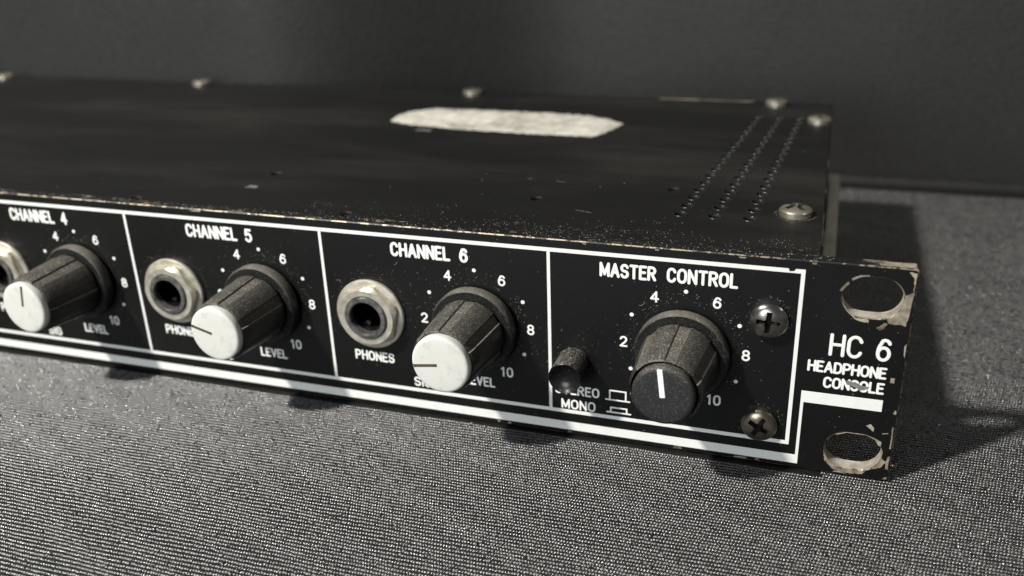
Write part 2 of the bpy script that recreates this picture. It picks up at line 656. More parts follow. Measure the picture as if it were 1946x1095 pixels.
def stadium(w, top=1.0, bot=0.0):
    r = w / 2
    ry = min(0.36, (top - bot) / 2)
    p = arc(r, top - ry, r, ry, 0, 180) + arc(r, bot + ry, r, ry, 180, 360)
    return p + [p[0]]


GL = {
    'C': (0.60, [arc(0.30, 0.68, 0.30, 0.32, 18, 180) + arc(0.30, 0.32, 0.30, 0.32, 180, 342)]),
    'H': (0.60, [[(0, 0), (0, 1)], [(0.6, 0), (0.6, 1)], [(0, 0.52), (0.6, 0.52)]]),
    'A': (0.66, [[(0, 0), (0.33, 1), (0.66, 0)], [(0.11, 0.32), (0.55, 0.32)]]),
    'N': (0.60, [[(0, 0), (0, 1), (0.6, 0), (0.6, 1)]]),
    'E': (0.50, [[(0.50, 1), (0, 1), (0, 0), (0.50, 0)], [(0, 0.53), (0.42, 0.53)]]),
    'L': (0.48, [[(0, 1), (0, 0), (0.48, 0)]]),
    'M': (0.74, [[(0, 0), (0, 1), (0.37, 0.12), (0.74, 1), (0.74, 0)]]),
    'S': (0.58, [arc(0.29, 0.74, 0.28, 0.26, 20, 180, 8) + arc(0.29, 0.74, 0.28, 0.24, 180, 255, 5) + arc(0.29, 0.26, 0.29, 0.25, 75, 0, 5) + arc(0.29, 0.27, 0.29, 0.27, 0, -160, 9)]),
    'T': (0.60, [[(0, 1), (0.6, 1)], [(0.3, 1), (0.3, 0)]]),
    'R': (0.58, [[(0, 0), (0, 1), (0.30, 1)] + arc(0.30, 0.75, 0.27, 0.25, 90, -90, 8) + [(0, 0.5)], [(0.28, 0.5), (0.58, 0)]]),
    'O': (0.64, [stadium(0.64)]),
    'P': (0.57, [[(0, 0), (0, 1), (0.30, 1)] + arc(0.30, 0.73, 0.27, 0.27, 90, -90, 8) + [(0, 0.46)]]),
    'D': (0.60, [[(0, 0), (0, 1), (0.24, 1)] + arc(0.24, 0.64, 0.36, 0.36, 90, 0, 6) + arc(0.24, 0.36, 0.36, 0.36, 0, -90, 6) + [(0, 0)]]),
    'V': (0.62, [[(0, 1), (0.31, 0), (0.62, 1)]]),
    'I': (0.0, [[(0, 0), (0, 1)]]),
    'G': (0.62, [arc(0.31, 0.68, 0.31, 0.32, 20, 180) + arc(0.31, 0.32, 0.31, 0.32, 180, 360) + [(0.62, 0.48), (0.36, 0.48)]]),
    '0': (0.52, [stadium(0.52)]),
    '1': (0.18, [[(0, 0.80), (0.18, 1), (0.18, 0)]]),
    '2': (0.52, [arc(0.26, 0.73, 0.26, 0.27, 170, 0, 8) + [(0.49, 0.60), (0.40, 0.46), (0.0, 0.0), (0.54, 0.0)]]),
    '4': (0.58, [[(0.42, 0), (0.42, 1), (0, 0.30), (0.58, 0.30)]]),
    '5': (0.54, [[(0.50, 1), (0.08, 1), (0.03, 0.55)] + arc(0.26, 0.33, 0.28, 0.33, 128, -150, 12)]),
    '6': (0.54, [arc(0.30, 0.72, 0.24, 0.28, 25, 120, 6) + arc(0.27, 0.38, 0.27, 0.52, 130, 180, 4) + arc(0.27, 0.31, 0.27, 0.31, 180, 540, 16)]),
    '8': (0.54, [arc(0.27, 0.76, 0.235, 0.24, -90, 270, 14), arc(0.27, 0.26, 0.27, 0.26, 90, 450, 14)]),
}


def ribbon(mb, pts, sw, h=0.022, base=-0.012):
    """split the stroke at sharp corners, each run gets round ends"""
    runs = [[pts[0]]]
    for i in range(1, len(pts)):
        runs[-1].append(pts[i])
        if i < len(pts) - 1:
            a = Vector(pts[i]) - Vector(pts[i - 1])
            b = Vector(pts[i + 1]) - Vector(pts[i])
            if a.length > 1e-5 and b.length > 1e-5 and a.normalized().dot(b.normalized()) < 0.6:
                runs.append([pts[i]])
    for q, r in enumerate(runs):
        ribbon_run(mb, r, sw, h + 0.0015 * q, base)


def ribbon_run(mb, pts, sw, h=0.022, base=-0.012):
    """one stroke of ink: low roof profile, mitred joints, round ends"""
    P = [Vector(p) for p in pts]
    q = [P[0]]
    for p in P[1:]:
        if (p - q[-1]).length > 1e-4:
            q.append(p)
    P = q
    closed = (P[0] - P[-1]).length < 1e-3
    if closed:
        P = P[:-1]
    n = len(P)
    L, R, C = [], [], []
    for i in range(n):
        a = P[i - 1] if (closed or i > 0) else None
        b = P[(i + 1) % n] if (closed or i < n - 1) else None
        d1 = (P[i] - a).normalized() if a is not None else None
        d2 = (b - P[i]).normalized() if b is not None else None
        d1 = d1 or d2
        d2 = d2 or d1
        n1 = Vector((-d1.y, d1.x))
        n2 = Vector((-d2.y, d2.x))
        t = n1 + n2
        t = n1 if t.length < 1e-3 else t.normalized()
        k = min(1.6, 1 / max(0.35, t.dot(n1)))
        L.append(P[i] + t * sw / 2 * k)
        R.append(P[i] - t * sw / 2 * k)
        C.append(P[i])
    y0, y1 = base, base - h
    v = [(p.x, y0, p.y) for p in L] + [(p.x, y1, p.y) for p in C] + [(p.x, y0, p.y) for p in R]
    f = []
    for i in range(n if closed else n - 1):
        j = (i + 1) % n
        f += [(i, j, n + j, n + i), (n + i, n + j, 2 * n + j, 2 * n + i)]
    mb.add(v, f)
    if not closed:
        for i, d in ((0, (P[0] - P[1]).normalized()), (n - 1, (P[-1] - P[-2]).normalized())):
            a0 = math.atan2(d.y, d.x)
            m = 8
            vv = [(P[i].x, y1, P[i].y)] + [(P[i].x + sw / 2 * math.cos(a0 - math.pi / 2 + math.pi * k / m), y0,
                                            P[i].y + sw / 2 * math.sin(a0 - math.pi / 2 + math.pi * k / m)) for k in range(m + 1)]
            mb.add(vv, [(0, k + 1, k + 2) for k in range(m)])


def text(name, s, x0, x1, z0, z1, sw, parent=panel, gap=0.30, space=0.75):
    """fit the string (outer ink edges) into x0..x1, z0..z1"""
    tot = 0
    xs_ = []
    for i, ch in enumerate(s):
        if ch == ' ':
            tot += space
            continue
        xs_.append((ch, tot))
        tot += GL[ch][0] + gap
    tot -= gap
    H = z1 - z0 - sw
    sx = (x1 - x0 - sw) / tot if tot > 0 else 1
    m_ = MB()
    for ch, off in xs_:
        for stroke in GL[ch][1]:
            ribbon(m_, [(x0 + sw / 2 + (off + px) * sx, z0 + sw / 2 + pz * H) for px, pz in stroke], sw)
    return place(name, m_.mesh(name, [M['ink_text']], recalc=False), parent)


def dots_and_digits(cx, cz, hidden=()):
    R = 12.0
    for t in (-120, -60, 0, 60, 120):
        a = math.radians(t)
        m_ = MB()
        c = (cx + R * math.sin(a), cz + R * math.cos(a))
        pts = circle(c[0], c[1], 0.42, 16)
        m_.add([(c[0], -0.035, c[1])] + [(x, -0.012, z) for x, z in pts], [(0, k + 1, (k + 1) % 16 + 1) for k in range(16)])
        place('scale_dot', m_.mesh('scale_dot', [M['ink_text']], recalc=False), panel)
    for t, s, w in ((-150, '0', 1.55), (-90, '2', 1.55), (-30, '4', 1.75), (30, '6', 1.6), (90, '8', 1.6), (150, '10', 2.75)):
        a = math.radians(t)
        x, z = cx + (R - 0.05) * math.sin(a), cz - 0.1 + R * math.cos(a)
        if s == '10':
            x, z = cx + 6.4, cz - 10.75
        text('scale_number', s, x - w / 2, x + w / 2, z - 1.2, z + 1.2, 0.40, gap=0.42)


for k, cx in enumerate(CH_X):
    ox = cx - CH_X[0]
    text('channel_title', 'CHANNEL', -102.25 + ox, -88.65 + ox, 37.15, 40.35, 0.60)
    text('channel_title', '654'[k], -86.65 + ox, -84.75 + ox, 37.15, 40.35, 0.60)
    text('phones_caption', 'PHONES', -113.3 + ox, -103.6 + ox, 11.35, 13.80, 0.45)
    text('signal_caption', 'SIG', -99.2 + ox, -95.0 + ox, 6.45, 8.80, 0.42)
    text('level_caption', 'LEVEL', -87.1 + ox, -80.0 + ox, 8.70, 11.05, 0.42)
    dots_and_digits(cx, DIAL_Z)
text('master_title', 'MASTER', -57.15, -46.0, 37.05, 40.10, 0.55)
text('master_title', 'CONTROL', -44.0, -30.6, 37.10, 40.20, 0.55)
dots_and_digits(MAST_X, MAST_Z)
text('stereo_caption', 'STEREO', -66.55, -57.05, 9.55, 11.85, 0.40)
text('mono_caption', 'MONO', -65.25, -57.85, 6.10, 8.45, 0.40)
for z0, z1, dx in ((9.68, 11.85, 0.0), (6.75, 7.88, 0.25)):
    m_ = MB()
    ribbon(m_, [(-55.65 + dx, z0), (-50.7 + dx, z0)], 0.34)
    ribbon(m_, [(-54.85 + dx, z0), (-54.85 + dx, z1), (-51.5 + dx, z1), (-51.5 + dx, z0)], 0.34)
    place('switch_symbol', m_.mesh('switch_symbol', [M['ink_text']], recalc=False), panel)
text('model_lettering', 'HC', -13.45, -7.6, 25.45, 30.10, 0.62, gap=0.26)
text('model_lettering', '6', -5.30, -2.75, 25.45, 30.10, 0.62)
text('model_lettering', 'HEADPHONE', -16.9, -2.95, 21.80, 24.25, 0.46, gap=0.26)
text('model_lettering', 'CONSOLE', -13.8, -3.0, 18.60, 21.02, 0.46, gap=0.26)

# ---- chipped paint: irregular thin patches of bare metal
def rough_outline(pts, amp, step=0.35, seed=1):
    r_ = random.Random(seed)
    out = []
    n = len(pts)
    for i in range(n):
        a = Vector(pts[i])
        b = Vector(pts[(i + 1) % n])
        d = b - a
        k = max(1, int(d.length / step))
        nn = Vector((-d.y, d.x)).normalized() if d.length > 1e-6 else Vector((0, 0))
        for j in range(k):
            p = a + d * j / k + nn * r_.uniform(-amp, amp)
            out.append((p.x, p.y))
    return out


def chip(pts, mat='chip', amp=0.10, y=-0.018, name='paint_chip', seed=1, holes_=()):
    o = rough_outline(pts, amp, seed=seed)
    vs, fs = cdt(o, list(holes_))
    n = len(o)
    m_ = MB()
    m_.add([(x, y, z) for x, z in vs], fs)
    m_.add([(x, y, z) for x, z in o] + [(x, 0.03, z) for x, z in o], [(k, (k + 1) % n, n + (k + 1) % n, n + k) for k in range(n)])
    return place(name, m_.mesh(name, [M[mat]]), panel)


chip([(-1.6, 43.35), (-0.75, 42.3), (-0.55, 41.2), (-0.55, 39.6), (-1.15, 39.2), (-1.75, 38.9), (-1.83, 37.8), (-2.2, 36.0), (-3.3, 34.6), (-4.3, 33.9),
      (-4.0, 33.2), (-2.6, 33.0), (-1.6, 33.2), (-1.1, 32.9), (-0.75, 34.2), (-0.6, 36.5), (-0.45, 37.9), (-0.36, 38.6), (-0.36, 43.3)], seed=3)
chip([(-12.0, 36.2), (-10.6, 34.2), (-9.4, 33.3), (-7.2, 32.85), (-7.2, 33.55), (-9.6, 33.7), (-11.2, 35.0), (-11.95, 36.6)], seed=4)
chip([(-12.75, 38.7), (-12.2, 39.6), (-11.4, 40.6), (-11.2, 40.3), (-11.9, 39.4), (-12.28, 38.6)], seed=5)
chip([(-5.9, 32.1), (-5.2, 31.6), (-4.6, 32.1), (-4.0, 33.1), (-4.6, 33.2), (-5.1, 32.6)], seed=6, amp=0.07)
chip([(-11.0, 41.3), (-9.6, 42.05), (-8.0, 42.2), (-8.0, 41.9), (-9.4, 41.7), (-10.7, 40.9)], 'scuff', seed=7, amp=0.06)
chip([(-12.35, 4.6), (-11.9, 2.6), (-10.3, 1.0), (-7.5, 0.5), (-4.8, 0.8), (-4.3, 1.5), (-6.5, 1.45), (-9.6, 1.5), (-11.2, 2.6), (-12.0, 4.4)], seed=8)
chip([(-3.3, 2.2), (-2.2, 2.6), (-1.5, 3.1), (-1.0, 4.3), (-1.8, 4.9), (-1.75, 6.3), (-2.0, 4.0)], seed=9, amp=0.08)
chip([(-10.6, 8.9), (-8.6, 9.65), (-5.0, 9.65), (-3.4, 9.1), (-2.2, 8.5), (-2.25, 7.5), (-2.7, 7.7), (-3.4, 8.8), (-5.0, 9.52), (-8.6, 9.52), (-10.2, 8.8)], seed=10, amp=0.03)
chip([(-5.3, 11.6), (-4.5, 12.05), (-3.8, 11.3), (-3.9, 10.5), (-4.4, 11.0)], 'rim_metal', seed=11, amp=0.05)
chip([(-0.75, 12.0), (-0.40, 12.0), (-0.38, 7.2), (-0.70, 7.3), (-0.62, 9.6)], seed=12, amp=0.05)
chip([(-0.8, 5.4), (-0.40, 5.6), (-0.38, 2.5), (-0.9, 2.7), (-0.95, 4.1)], seed=13, amp=0.07)
chip([(-0.75, 0.9), (-0.4, 0.9), (-0.4, 0.36), (-1.2, 0.36)], seed=14, amp=0.05)
chip([(-0.7, 15.6), (-0.38, 15.6), (-0.38, 14.7), (-0.9, 14.9)], seed=15, amp=0.05)
chip([(-0.7, 29.0), (-0.38, 29.5), (-0.38, 26.6), (-0.62, 27.2)], seed=16, amp=0.05)
chip([(-2.2, 22.3), (-1.5, 22.3), (-1.5, 21.3), (-2.25, 21.3)], seed=17, amp=0.06)
chip([(-2.3, 10.45), (-1.2, 10.65), (-1.2, 10.45), (-2.3, 10.2)], 'scuff', seed=18, amp=0.03)
chip([(-9.75, 20.75), (-8.1, 20.45), (-6.9, 20.0), (-5.5, 19.95), (-5.9, 19.35), (-7.2, 18.95), (-8.4, 19.6), (-9.6, 19.95)], 'scuff', amp=0.08, y=-0.05, name='scuff_mark', seed=19)
for i, (x, w_, hh) in enumerate([(-40.6, 1.8, 0.7), (-77, 0.8, 0.4), (-79.5, 0.7, 0.45), (-63.5, 1.0, 0.3), (-28.0, 2.8, 0.35), (-24.6, 0.9, 0.5), (-9.0, 2.6, 0.35)]):
    chip([(x - w_ / 2, 0.36), (x + w_ / 2, 0.36), (x + w_ / 2 * 0.8, 0.36 + hh), (x - w_ / 2 * 0.7, 0.36 + hh * 0.9)], seed=30 + i, amp=0.05)
for i, (x, w_, hh) in enumerate([(-60.2, 0.8, 0.25), (-30.2, 1.4, 0.3), (-46, 0.8, 0.2), (-17.5, 0.9, 0.3), (-150, 3, 0.25)]):
    chip([(x - w_ / 2, 43.64), (x + w_ / 2, 43.64), (x + w_ / 2 * 0.8, 43.64 - hh), (x - w_ / 2 * 0.7, 43.64 - hh * 0.9)], seed=50 + i, amp=0.04)
chip([(-21.9, 42.2), (-20.6, 42.2), (-20.9, 41.7), (-21.6, 41.6)], 'paint', seed=60, amp=0.05, y=-0.045)

# bare metal on the top edge near the right corner
m_ = MB()
o_ = rough_outline([(-6.6, 0.5), (-0.5, 0.4), (-0.5, 2.7), (-6.2, 2.7), (-6.9, 1.6)], 0.18, seed=70)
vs, fs = cdt(o_, [])
m_.add([(x, y, 44.015) for x, y in vs], fs)
place('paint_chip', m_.mesh('paint_chip', [M['chip']]), panel)

# ---- knobs ----------------------------------------------------------
def skirt_mesh():
    m_ = MB()
    lathe(m_, [(8.2, 0.5), (9.15, 0.55), (9.28, 0.8), (9.25, 2.65), (9.12, 2.95), (8.9, 3.08), (8.65, 3.02), (7.0, 2.95), (5.5, 2.95)], 96)
    return m_.mesh('skirt', [M['knob_skirt']], angle=35)


def body_mesh():
    """tapered grip: wide rounded lands divided by seven shallow flat channels"""
    m_ = MB()
    NF = 7
    per = 360.0 / NF
    angs = []
    for k in range(NF):
        c = k * per
        for da, g in ((-9.2, 0), (-7.6, 1), (-3, 1), (3, 1), (7.6, 1), (9.2, 0)):
            angs.append((c + da, g))
        for j in range(1, 8):
            angs.append((c + 9.2 + (per - 18.4) * j / 8, 0))
    prof = [(6.2, 2.9, 0), (7.15, 3.25, 0.3), (7.55, 3.75, 0.8), (7.62, 4.4, 1), (7.30, 9.0, 1), (6.92, 14.0, 1), (6.75, 16.2, 1), (6.55, 16.75, 0.7), (6.30, 16.95, 0.2), (6.22, 16.9, 0), (6.1, 16.3, 0)]
    n = len(angs)
    verts, faces = [], []
    for (r, h, gd) in prof:
        for a, g in angs:
            rr = r - 0.34 * g * gd
            # lands bulge a little between channels
            t = math.radians(a)
            verts.append((rr * math.sin(t), -h, rr * math.cos(t)))
    for i in range(len(prof) - 1):
        for k in range(n):
            k2 = (k + 1) % n
            faces.append((i * n + k, i * n + k2, (i + 1) * n + k2, (i + 1) * n + k))
    m_.add(verts, faces)
    fi = 0
    for i in range(len(prof) - 1):
        for k in range(n):
            if angs[k][1] and angs[(k + 1) % n][1] and 2 <= i <= 6:
                m_.m[fi] = 1
            elif angs[k][1] != angs[(k + 1) % n][1]:
                m_.m[fi] = 2
            fi += 1
    return m_.mesh('grip', [M['knob'], M['knob_channel'], M['knob_edge']], angle=28)


def cap_mesh(mat, k=1.0):
    m_ = MB()
    lathe(m_, [(r * k, h) for r, h in [(5.9, 15.8), (6.05, 16.2), (6.08, 17.9), (5.99, 18.25), (5.74, 18.46), (5.3, 18.52), (3, 18.53), (0.01, 18.53)]], 72)
    return m_.mesh('cap', [M[mat]], angle=50)


def pointer_mesh(mat, w, r0, r1, proud):
    m_ = MB()
    m_.box(-w / 2, w / 2, -18.53 - proud, -18.3, r0, r1)
    return m_.mesh('pointer_line', [M[mat]])


SK, BO = skirt_mesh(), body_mesh()
CAPW, CAPB = cap_mesh('cap'), cap_mesh('knob_dark', 0.95)
PTD = pointer_mesh('pointer_dark', 0.62, 0.55, 5.75, 0.02)
PTW = pointer_mesh('pointer_white', 0.95, -0.2, 5.45, 0.04)


def knob(name, x, z, ptr, flute, white, label):
    k = place(name, BO, root, (x, 0, z), (0, math.radians(flute), 0))
    k.rotation_mode = 'XYZ'
    k.matrix_local = Matrix.Translation(Vector((x, 0, z)) * MM) @ Matrix.Rotation(math.radians(-2.3), 4, 'Z') @ Matrix.Rotation(math.radians(flute), 4, 'Y')
    k['label'] = label
    k['flute'] = math.radians(flute)
    for nm, me in (('skirt', SK), ('cap', CAPW if white else CAPB), ('pointer_line', PTD if white else PTW)):
        a = ptr - flute if nm == 'pointer_line' else 0
        place(nm, me, k, (0, 0, 0), (0, math.radians(a), 0))
    return k


knob('level_knob', CH_X[0] + 0.0, DIAL_Z - 0.65, -99, 4, True, 'dusty black knob with white cap pointing left, under CHANNEL 6')
knob('level_knob', CH_X[1] - 0.1, DIAL_Z - 0.5, -76, 16, True, 'dusty black knob with white cap pointing left, under CHANNEL 5')
knob('level_knob', CH_X[2] + 0.0, DIAL_Z - 0.3, 11, 32, True, 'dusty black knob with white cap pointing up, under CHANNEL 4')
knob('master_knob', MAST_X - 0.1, MAST_Z - 0.85, -7, 7, False, 'all-black knob with white pointer line under MASTER CONTROL')

# ---- jacks ----------------------------------------------------------
def hex_nut_mesh():
    """hexagonal nut with a chamfered round front, bore open"""
    m_ = MB()
    n = 72
    AF = 6.5
    h0, h1 = 0.9, 2.75
    rin = 5.0
    R_ = []
    for k in range(n):
        a = 2 * math.pi * k / n
        seg = (a + math.pi / 6) % (math.pi / 3) - math.pi / 6
        R_.append(min(AF / math.cos(seg), AF * 1.10))
    rows = [[(rin, h0)] * n, [(r, h0) for r in R_],
            [(r, h1 - 0.25 - max(0, (r - AF)) * 0.75) for r in R_],
            [(AF * 0.975, h1)] * n, [(rin + 0.12, h1)] * n, [(rin, h1 - 0.15)] * n, [(rin, h0 + 0.01)] * n]
    verts, faces = [], []
    for row in rows:
        for k, (r, h) in enumerate(row):
            a = 2 * math.pi * k / n
            verts.append((r * math.cos(a), -h, r * math.sin(a)))
    for i in range(len(rows) - 1):
        for k in range(n):
            k2 = (k + 1) % n
            faces.append((i * n + k, i * n + k2, (i + 1) * n + k2, (i + 1) * n + k))
    m_.add(verts, faces)
    return m_.mesh('nut', [M['nickel']], angle=25)


def washer_mesh():
    m_ = MB()
    lathe(m_, [(4.95, 0.02), (7.95, 0.02), (8.08, 0.2), (8.08, 0.7), (7.9, 0.95), (7.6, 1.0), (4.95, 1.0), (4.95, 0.02)], 72)
    return m_.mesh('washer', [M['nickel']], angle=30)


def bushing_mesh():
    m_ = MB()
    lathe(m_, [(4.86, -1.0), (4.86, 3.0), (4.72, 3.2), (4.2, 3.25), (3.85, 3.21), (3.66, 3.0), (3.60, 2.5), (3.6, 1.5)], 64, 0)
    return m_.mesh('bushing', [M['bushing']], angle=40)


def socket_mesh():
    m_ = MB()
    lathe(m_, [(3.6, 1.5), (3.58, -6.0), (3.55, -14.0), (0.01, -14.0)], 48, 0)
    return m_.mesh('socket', [M['black_inside']], angle=40)


m_ = MB()
m_.box(-0.6, 0.6, 0.6, 6.0, -3.5, -3.15)
m_.box(-0.45, 0.45, 0.8, 1.5, -3.15, -2.75)
CONT = m_.mesh('contact', [M['steel_dark']])
NUT, WASH, BUSH, SOCK = hex_nut_mesh(), washer_mesh(), bushing_mesh(), socket_mesh()
for k, cx in enumerate(CH_X):
    j = place('headphone_jack', BUSH, root, (cx + JACK_DX, 0, JACK_Z))
    j['label'] = 'round nickel headphone socket left of the CHANNEL %s knob' % '654'[k]
    place('nut', NUT, j, (0, 0, 0), (0, math.radians([12, 25, 40][k]), 0))
    place('washer', WASH, j)
    place('socket', SOCK, j)
    place('contact', CONT, j, (0, 0, 0), (0, math.radians(28), 0))

# ---- push button ------------------------------------------------------
m_ = MB()
lathe(m_, [(3.32, -2.0), (3.34, 0.1), (3.40, 6.9), (3.36, 7.35)], 64, 0)
lathe(m_, [(3.36, 7.35), (3.22, 7.5), (3.08, 7.42), (2.7, 7.05), (2.0, 6.62), (1.0, 6.36), (0.01, 6.3)], 64, 1)
btn = place('push_button', m_.mesh('push_button', [M['button'], M['gloss']], angle=40), root, (-62.4, 0, 17.35))
btn['label'] = 'dusty round black stereo and mono push button with dished end'

# ---- screws -----------------------------------------------------------
def screw_mesh(R, H, mat, arm=0.62, wid=0.15):
    """pan head with a cross recess; axis -Y, sits on the plane y = 0"""
    m_ = MB()
    w = wid * R
    L = arm * R
    q = 1.5 * w
    cross = [(w, L), (w, q), (q, w), (L, w), (L, -w), (q, -w), (w, -q), (w, -L), (-w, -L), (-w, -q), (-q, -w), (-L, -w), (-L, w), (-q, w), (-w, q), (-w, L)]
    extra = []
    for rr in (0.5, 0.66, 0.78, 0.88, 0.95):
        for k in range(36):
            a = 2 * math.pi * (k + 0.5 * rr) / 36
            p = (rr * R * math.cos(a), rr * R * math.sin(a))
            if not inside([(x * 1.12, y * 1.12) for x, y in cross], *p):
                extra.append(p)
    out = circle(0, 0, R, 48)
    vs, fs = cdt(out, [cross], extra)

    def dome(x, z):
        r = min(1, math.hypot(x, z) / R)
        return H * (0.42 + 0.58 * math.sqrt(max(0, 1 - (r * 0.985) ** 2.1)))
    m_.add([(x, -dome(x, z), z) for x, z in vs], fs)
    n = len(cross)
    top = [(x, -dome(x, z), z) for x, z in cross]
    bot = [(x * 0.72, H * 0.15, z * 0.72) for x, z in cross]
    m_.add(top + bot, [(k, (k + 1) % n, n + (k + 1) % n, n + k) for k in range(n)], 1)
    m_.add(bot, [tuple(range(n))], 1)
    e = [(x, -dome(x, z), z) for x, z in out]
    b_ = [(x, 0.05, z) for x, z in out]
    m_.add(e + b_, [(k, (k + 1) % 48, 48 + (k + 1) % 48, 48 + k) for k in range(48)])
    me = m_.mesh('screw', [M[mat], M['recess_shade']], angle=38)
    return me


S1 = screw_mesh(3.55, 2.5, 'steel_dark')
S2 = screw_mesh(3.45, 2.2, 'steel_brass')
s = place('panel_screw', S1, root, (-24.55, 0, 31.75), (0, math.radians(3), 0))
s['label'] = 'bright cross-head screw at top right of the master section'
s = place('panel_screw', S2, root, (-24.75, 0, 9.15), (0, math.radians(28), 0))
s['label'] = 'dull brown cross-head screw below the other, beside the white frame'

# ---- chassis: black lid with vents, bare tray ---------------------------
LZ, LX0, LX1, LY0, LY1 = 43.0, -465.0, -16.4, 3.05, 141.0
vents = []
for row, (xa, xb) in enumerate(((-45.3, -37.2), (-38.2, -31.2), (-31.0, -25.3))):
    for k in range(17):
        y = 23.6 + 5.9 * k
        if y < 120:
            t = (y - 23.6) / (117 - 23.6)
            vents.append((xa + (xb - xa) * t, y))
holes_top = [(-49.6, 40.8), (-78.4, 27.4), (-116.3, 7.6), (-149.5, 32.6), (-171.7, 6.6)]


def lid_outer(d):
    return rounded_rect(LX0 + d, LX1 - d, LY0, LY1 - d, 0.4, 2)


mb = MB()
plate(mb, lid_outer, [hole_fn(x, y, 1.30) for x, y in vents] + [hole_fn(x, y, 1.25) for x, y in holes_top], 0.28, 1.2,
      lambda x, y, d: (x, y, LZ - d), (0, 1, 0), [(0, 0)] * (len(vents) + len(holes_top)))
mb.box(LX1 - 1.2, LX1 - 0.02, LY0 + 0.4, LY1 - 0.4, 21.0, LZ - 1.25, 0)
mb.box(LX0 + 0.02, LX0 + 1.2, LY0 + 0.4, LY1 - 0.4, 21.0, LZ - 1.25, 0)
lid = place('lid', mb.mesh('lid', [M['lid'], M['lid_edge']]), root)

m_ = MB()
nn, mj = 20, 8
vv = []
for i in range(nn):
    a = 2 * math.pi * i / nn
    for j in range(mj):
        b_ = 2 * math.pi * j / mj
        r = 1.56 + 0.14 * math.cos(b_)
        vv.append((r * math.cos(a), r * math.sin(a), 0.13 * math.sin(b_)))
ff = [(i * mj + j, ((i + 1) % nn) * mj + j, ((i + 1) % nn) * mj + (j + 1) % mj, i * mj + (j + 1) % mj) for i in range(nn) for j in range(mj)]
m_.add(vv, ff)
RIM = m_.mesh('vent_rim', [M['rim_gloss']], smooth=True)
for x, y in vents:
    place('vent_rim', RIM, lid, (x, y, LZ))

# tray (bare metal, seen as a strip beside the lid) and back wall
mb = MB()
tx0, tx1 = LX0 - 0.5, -12.9
prof = [(tx1 - 3.0, 20.6), (tx1 - 1.2, 20.6), (tx1 - 0.5, 20.3), (tx1 - 0.1, 19.6), (tx1, 18.6), (tx1 - 0.2, 1.2), (tx1 - 0.8, 0.9)]
vv = [(x, 3.05, z) for x, z in prof] + [(x + 0.9, LY1 - 0.5, z) for x, z in prof]
k_ = len(prof)
mb.add(vv, [(i, i + 1, k_ + i + 1, k_ + i) for i in range(k_ - 1)])
mb.add([(tx0, 3.05, 0.9), (tx1 - 0.8, 3.05, 0.9), (tx1 - 0.2, LY1 - 0.5, 0.9), (tx0, LY1 - 0.5, 0.9)], [(0, 1, 2, 3)])
mb.add([(tx0, 3.05, 0.9), (tx0, LY1 - 0.5, 0.9), (tx0, LY1 - 0.5, 20.6), (tx0, 3.05, 20.6)], [(0, 1, 2, 3)])
tray = place('tray', mb.mesh('tray', [M['tray']], angle=30), root)
mb = MB()
mb.box(LX0 + 1.3, LX1 - 1.3, LY1 - 1.6, LY1 - 0.5, 1.1, LZ - 1.3, 0)
place('back_panel', mb.mesh('back_panel', [M['lid']]), root)

# lid screws
S3 = screw_mesh(3.4, 2.1, 'zinc', 0.72, 0.17)
for i, (x, y, a) in enumerate([(-22.2, 28.6, 40), (-18.9 - 0.9, 114.5, 10), (-33.3, 136.6, 25), (-135.6, 136.8, 60), (-247.5, 136.8, 5), (-344.5, 136.5, 33)]):
    o = place('lid_screw', S3, lid, (x, y, LZ + 0.02), (math.radians(-90), 0, math.radians(a)))

# glue residue of a torn label on the lid
o_ = rough_outline([(-146.2, 93.0), (-147.0, 100.5), (-144.6, 107.5), (-139.0, 111.8), (-115.2, 112.0), (-97.6, 111.5), (-88, 110.4), (-80.5, 107.0), (-74.6, 101.6), (-76.2, 95), (-77.6, 89.5),
                    (-80.4, 85.2), (-99.4, 85.4), (-122.8, 87.0), (-138, 89.6)], 0.45, step=1.1, seed=81)
inner = []
rr_ = random.Random(5)
for _ in range(420):
    p = (rr_.uniform(-147, -74), rr_.uniform(85, 112))
    if inside(o_, *p):
        inner.append(p)
vs, fs = cdt(o_, [], inner)
n = len(o_)
m_ = MB()
m_.add([(x, y, LZ + (0.16 if i < n else 0.22 + rr_.uniform(0, 0.35))) for i, (x, y) in enumerate(vs)], fs)
m_.add([(x, y, LZ + 0.16) for x, y in o_] + [(x, y, LZ - 0.1) for x, y in o_], [(k, (k + 1) % n, n + (k + 1) % n, n + k) for k in range(n)])
place('label_residue', m_.mesh('label_residue', [M['residue']], smooth=True), lid)
for i, (x, y, w_) in enumerate([(-131, 83.6, 2.8), (-149, 21.0, 1.6)]):
    chip_o = rough_outline([(x - w_, y - 0.8), (x + w_, y - 1.0), (x + w_ * 0.8, y + 0.9), (x - w_ * 0.7, y + 1.0)], 0.25, seed=90 + i)
    vs, fs = cdt(chip_o, [])
    m_ = MB()
    m_.add([(a, b, LZ + 0.03) for a, b in vs], fs)
    place('lid_scuff', m_.mesh('lid_scuff', [M['scuff']]), lid)

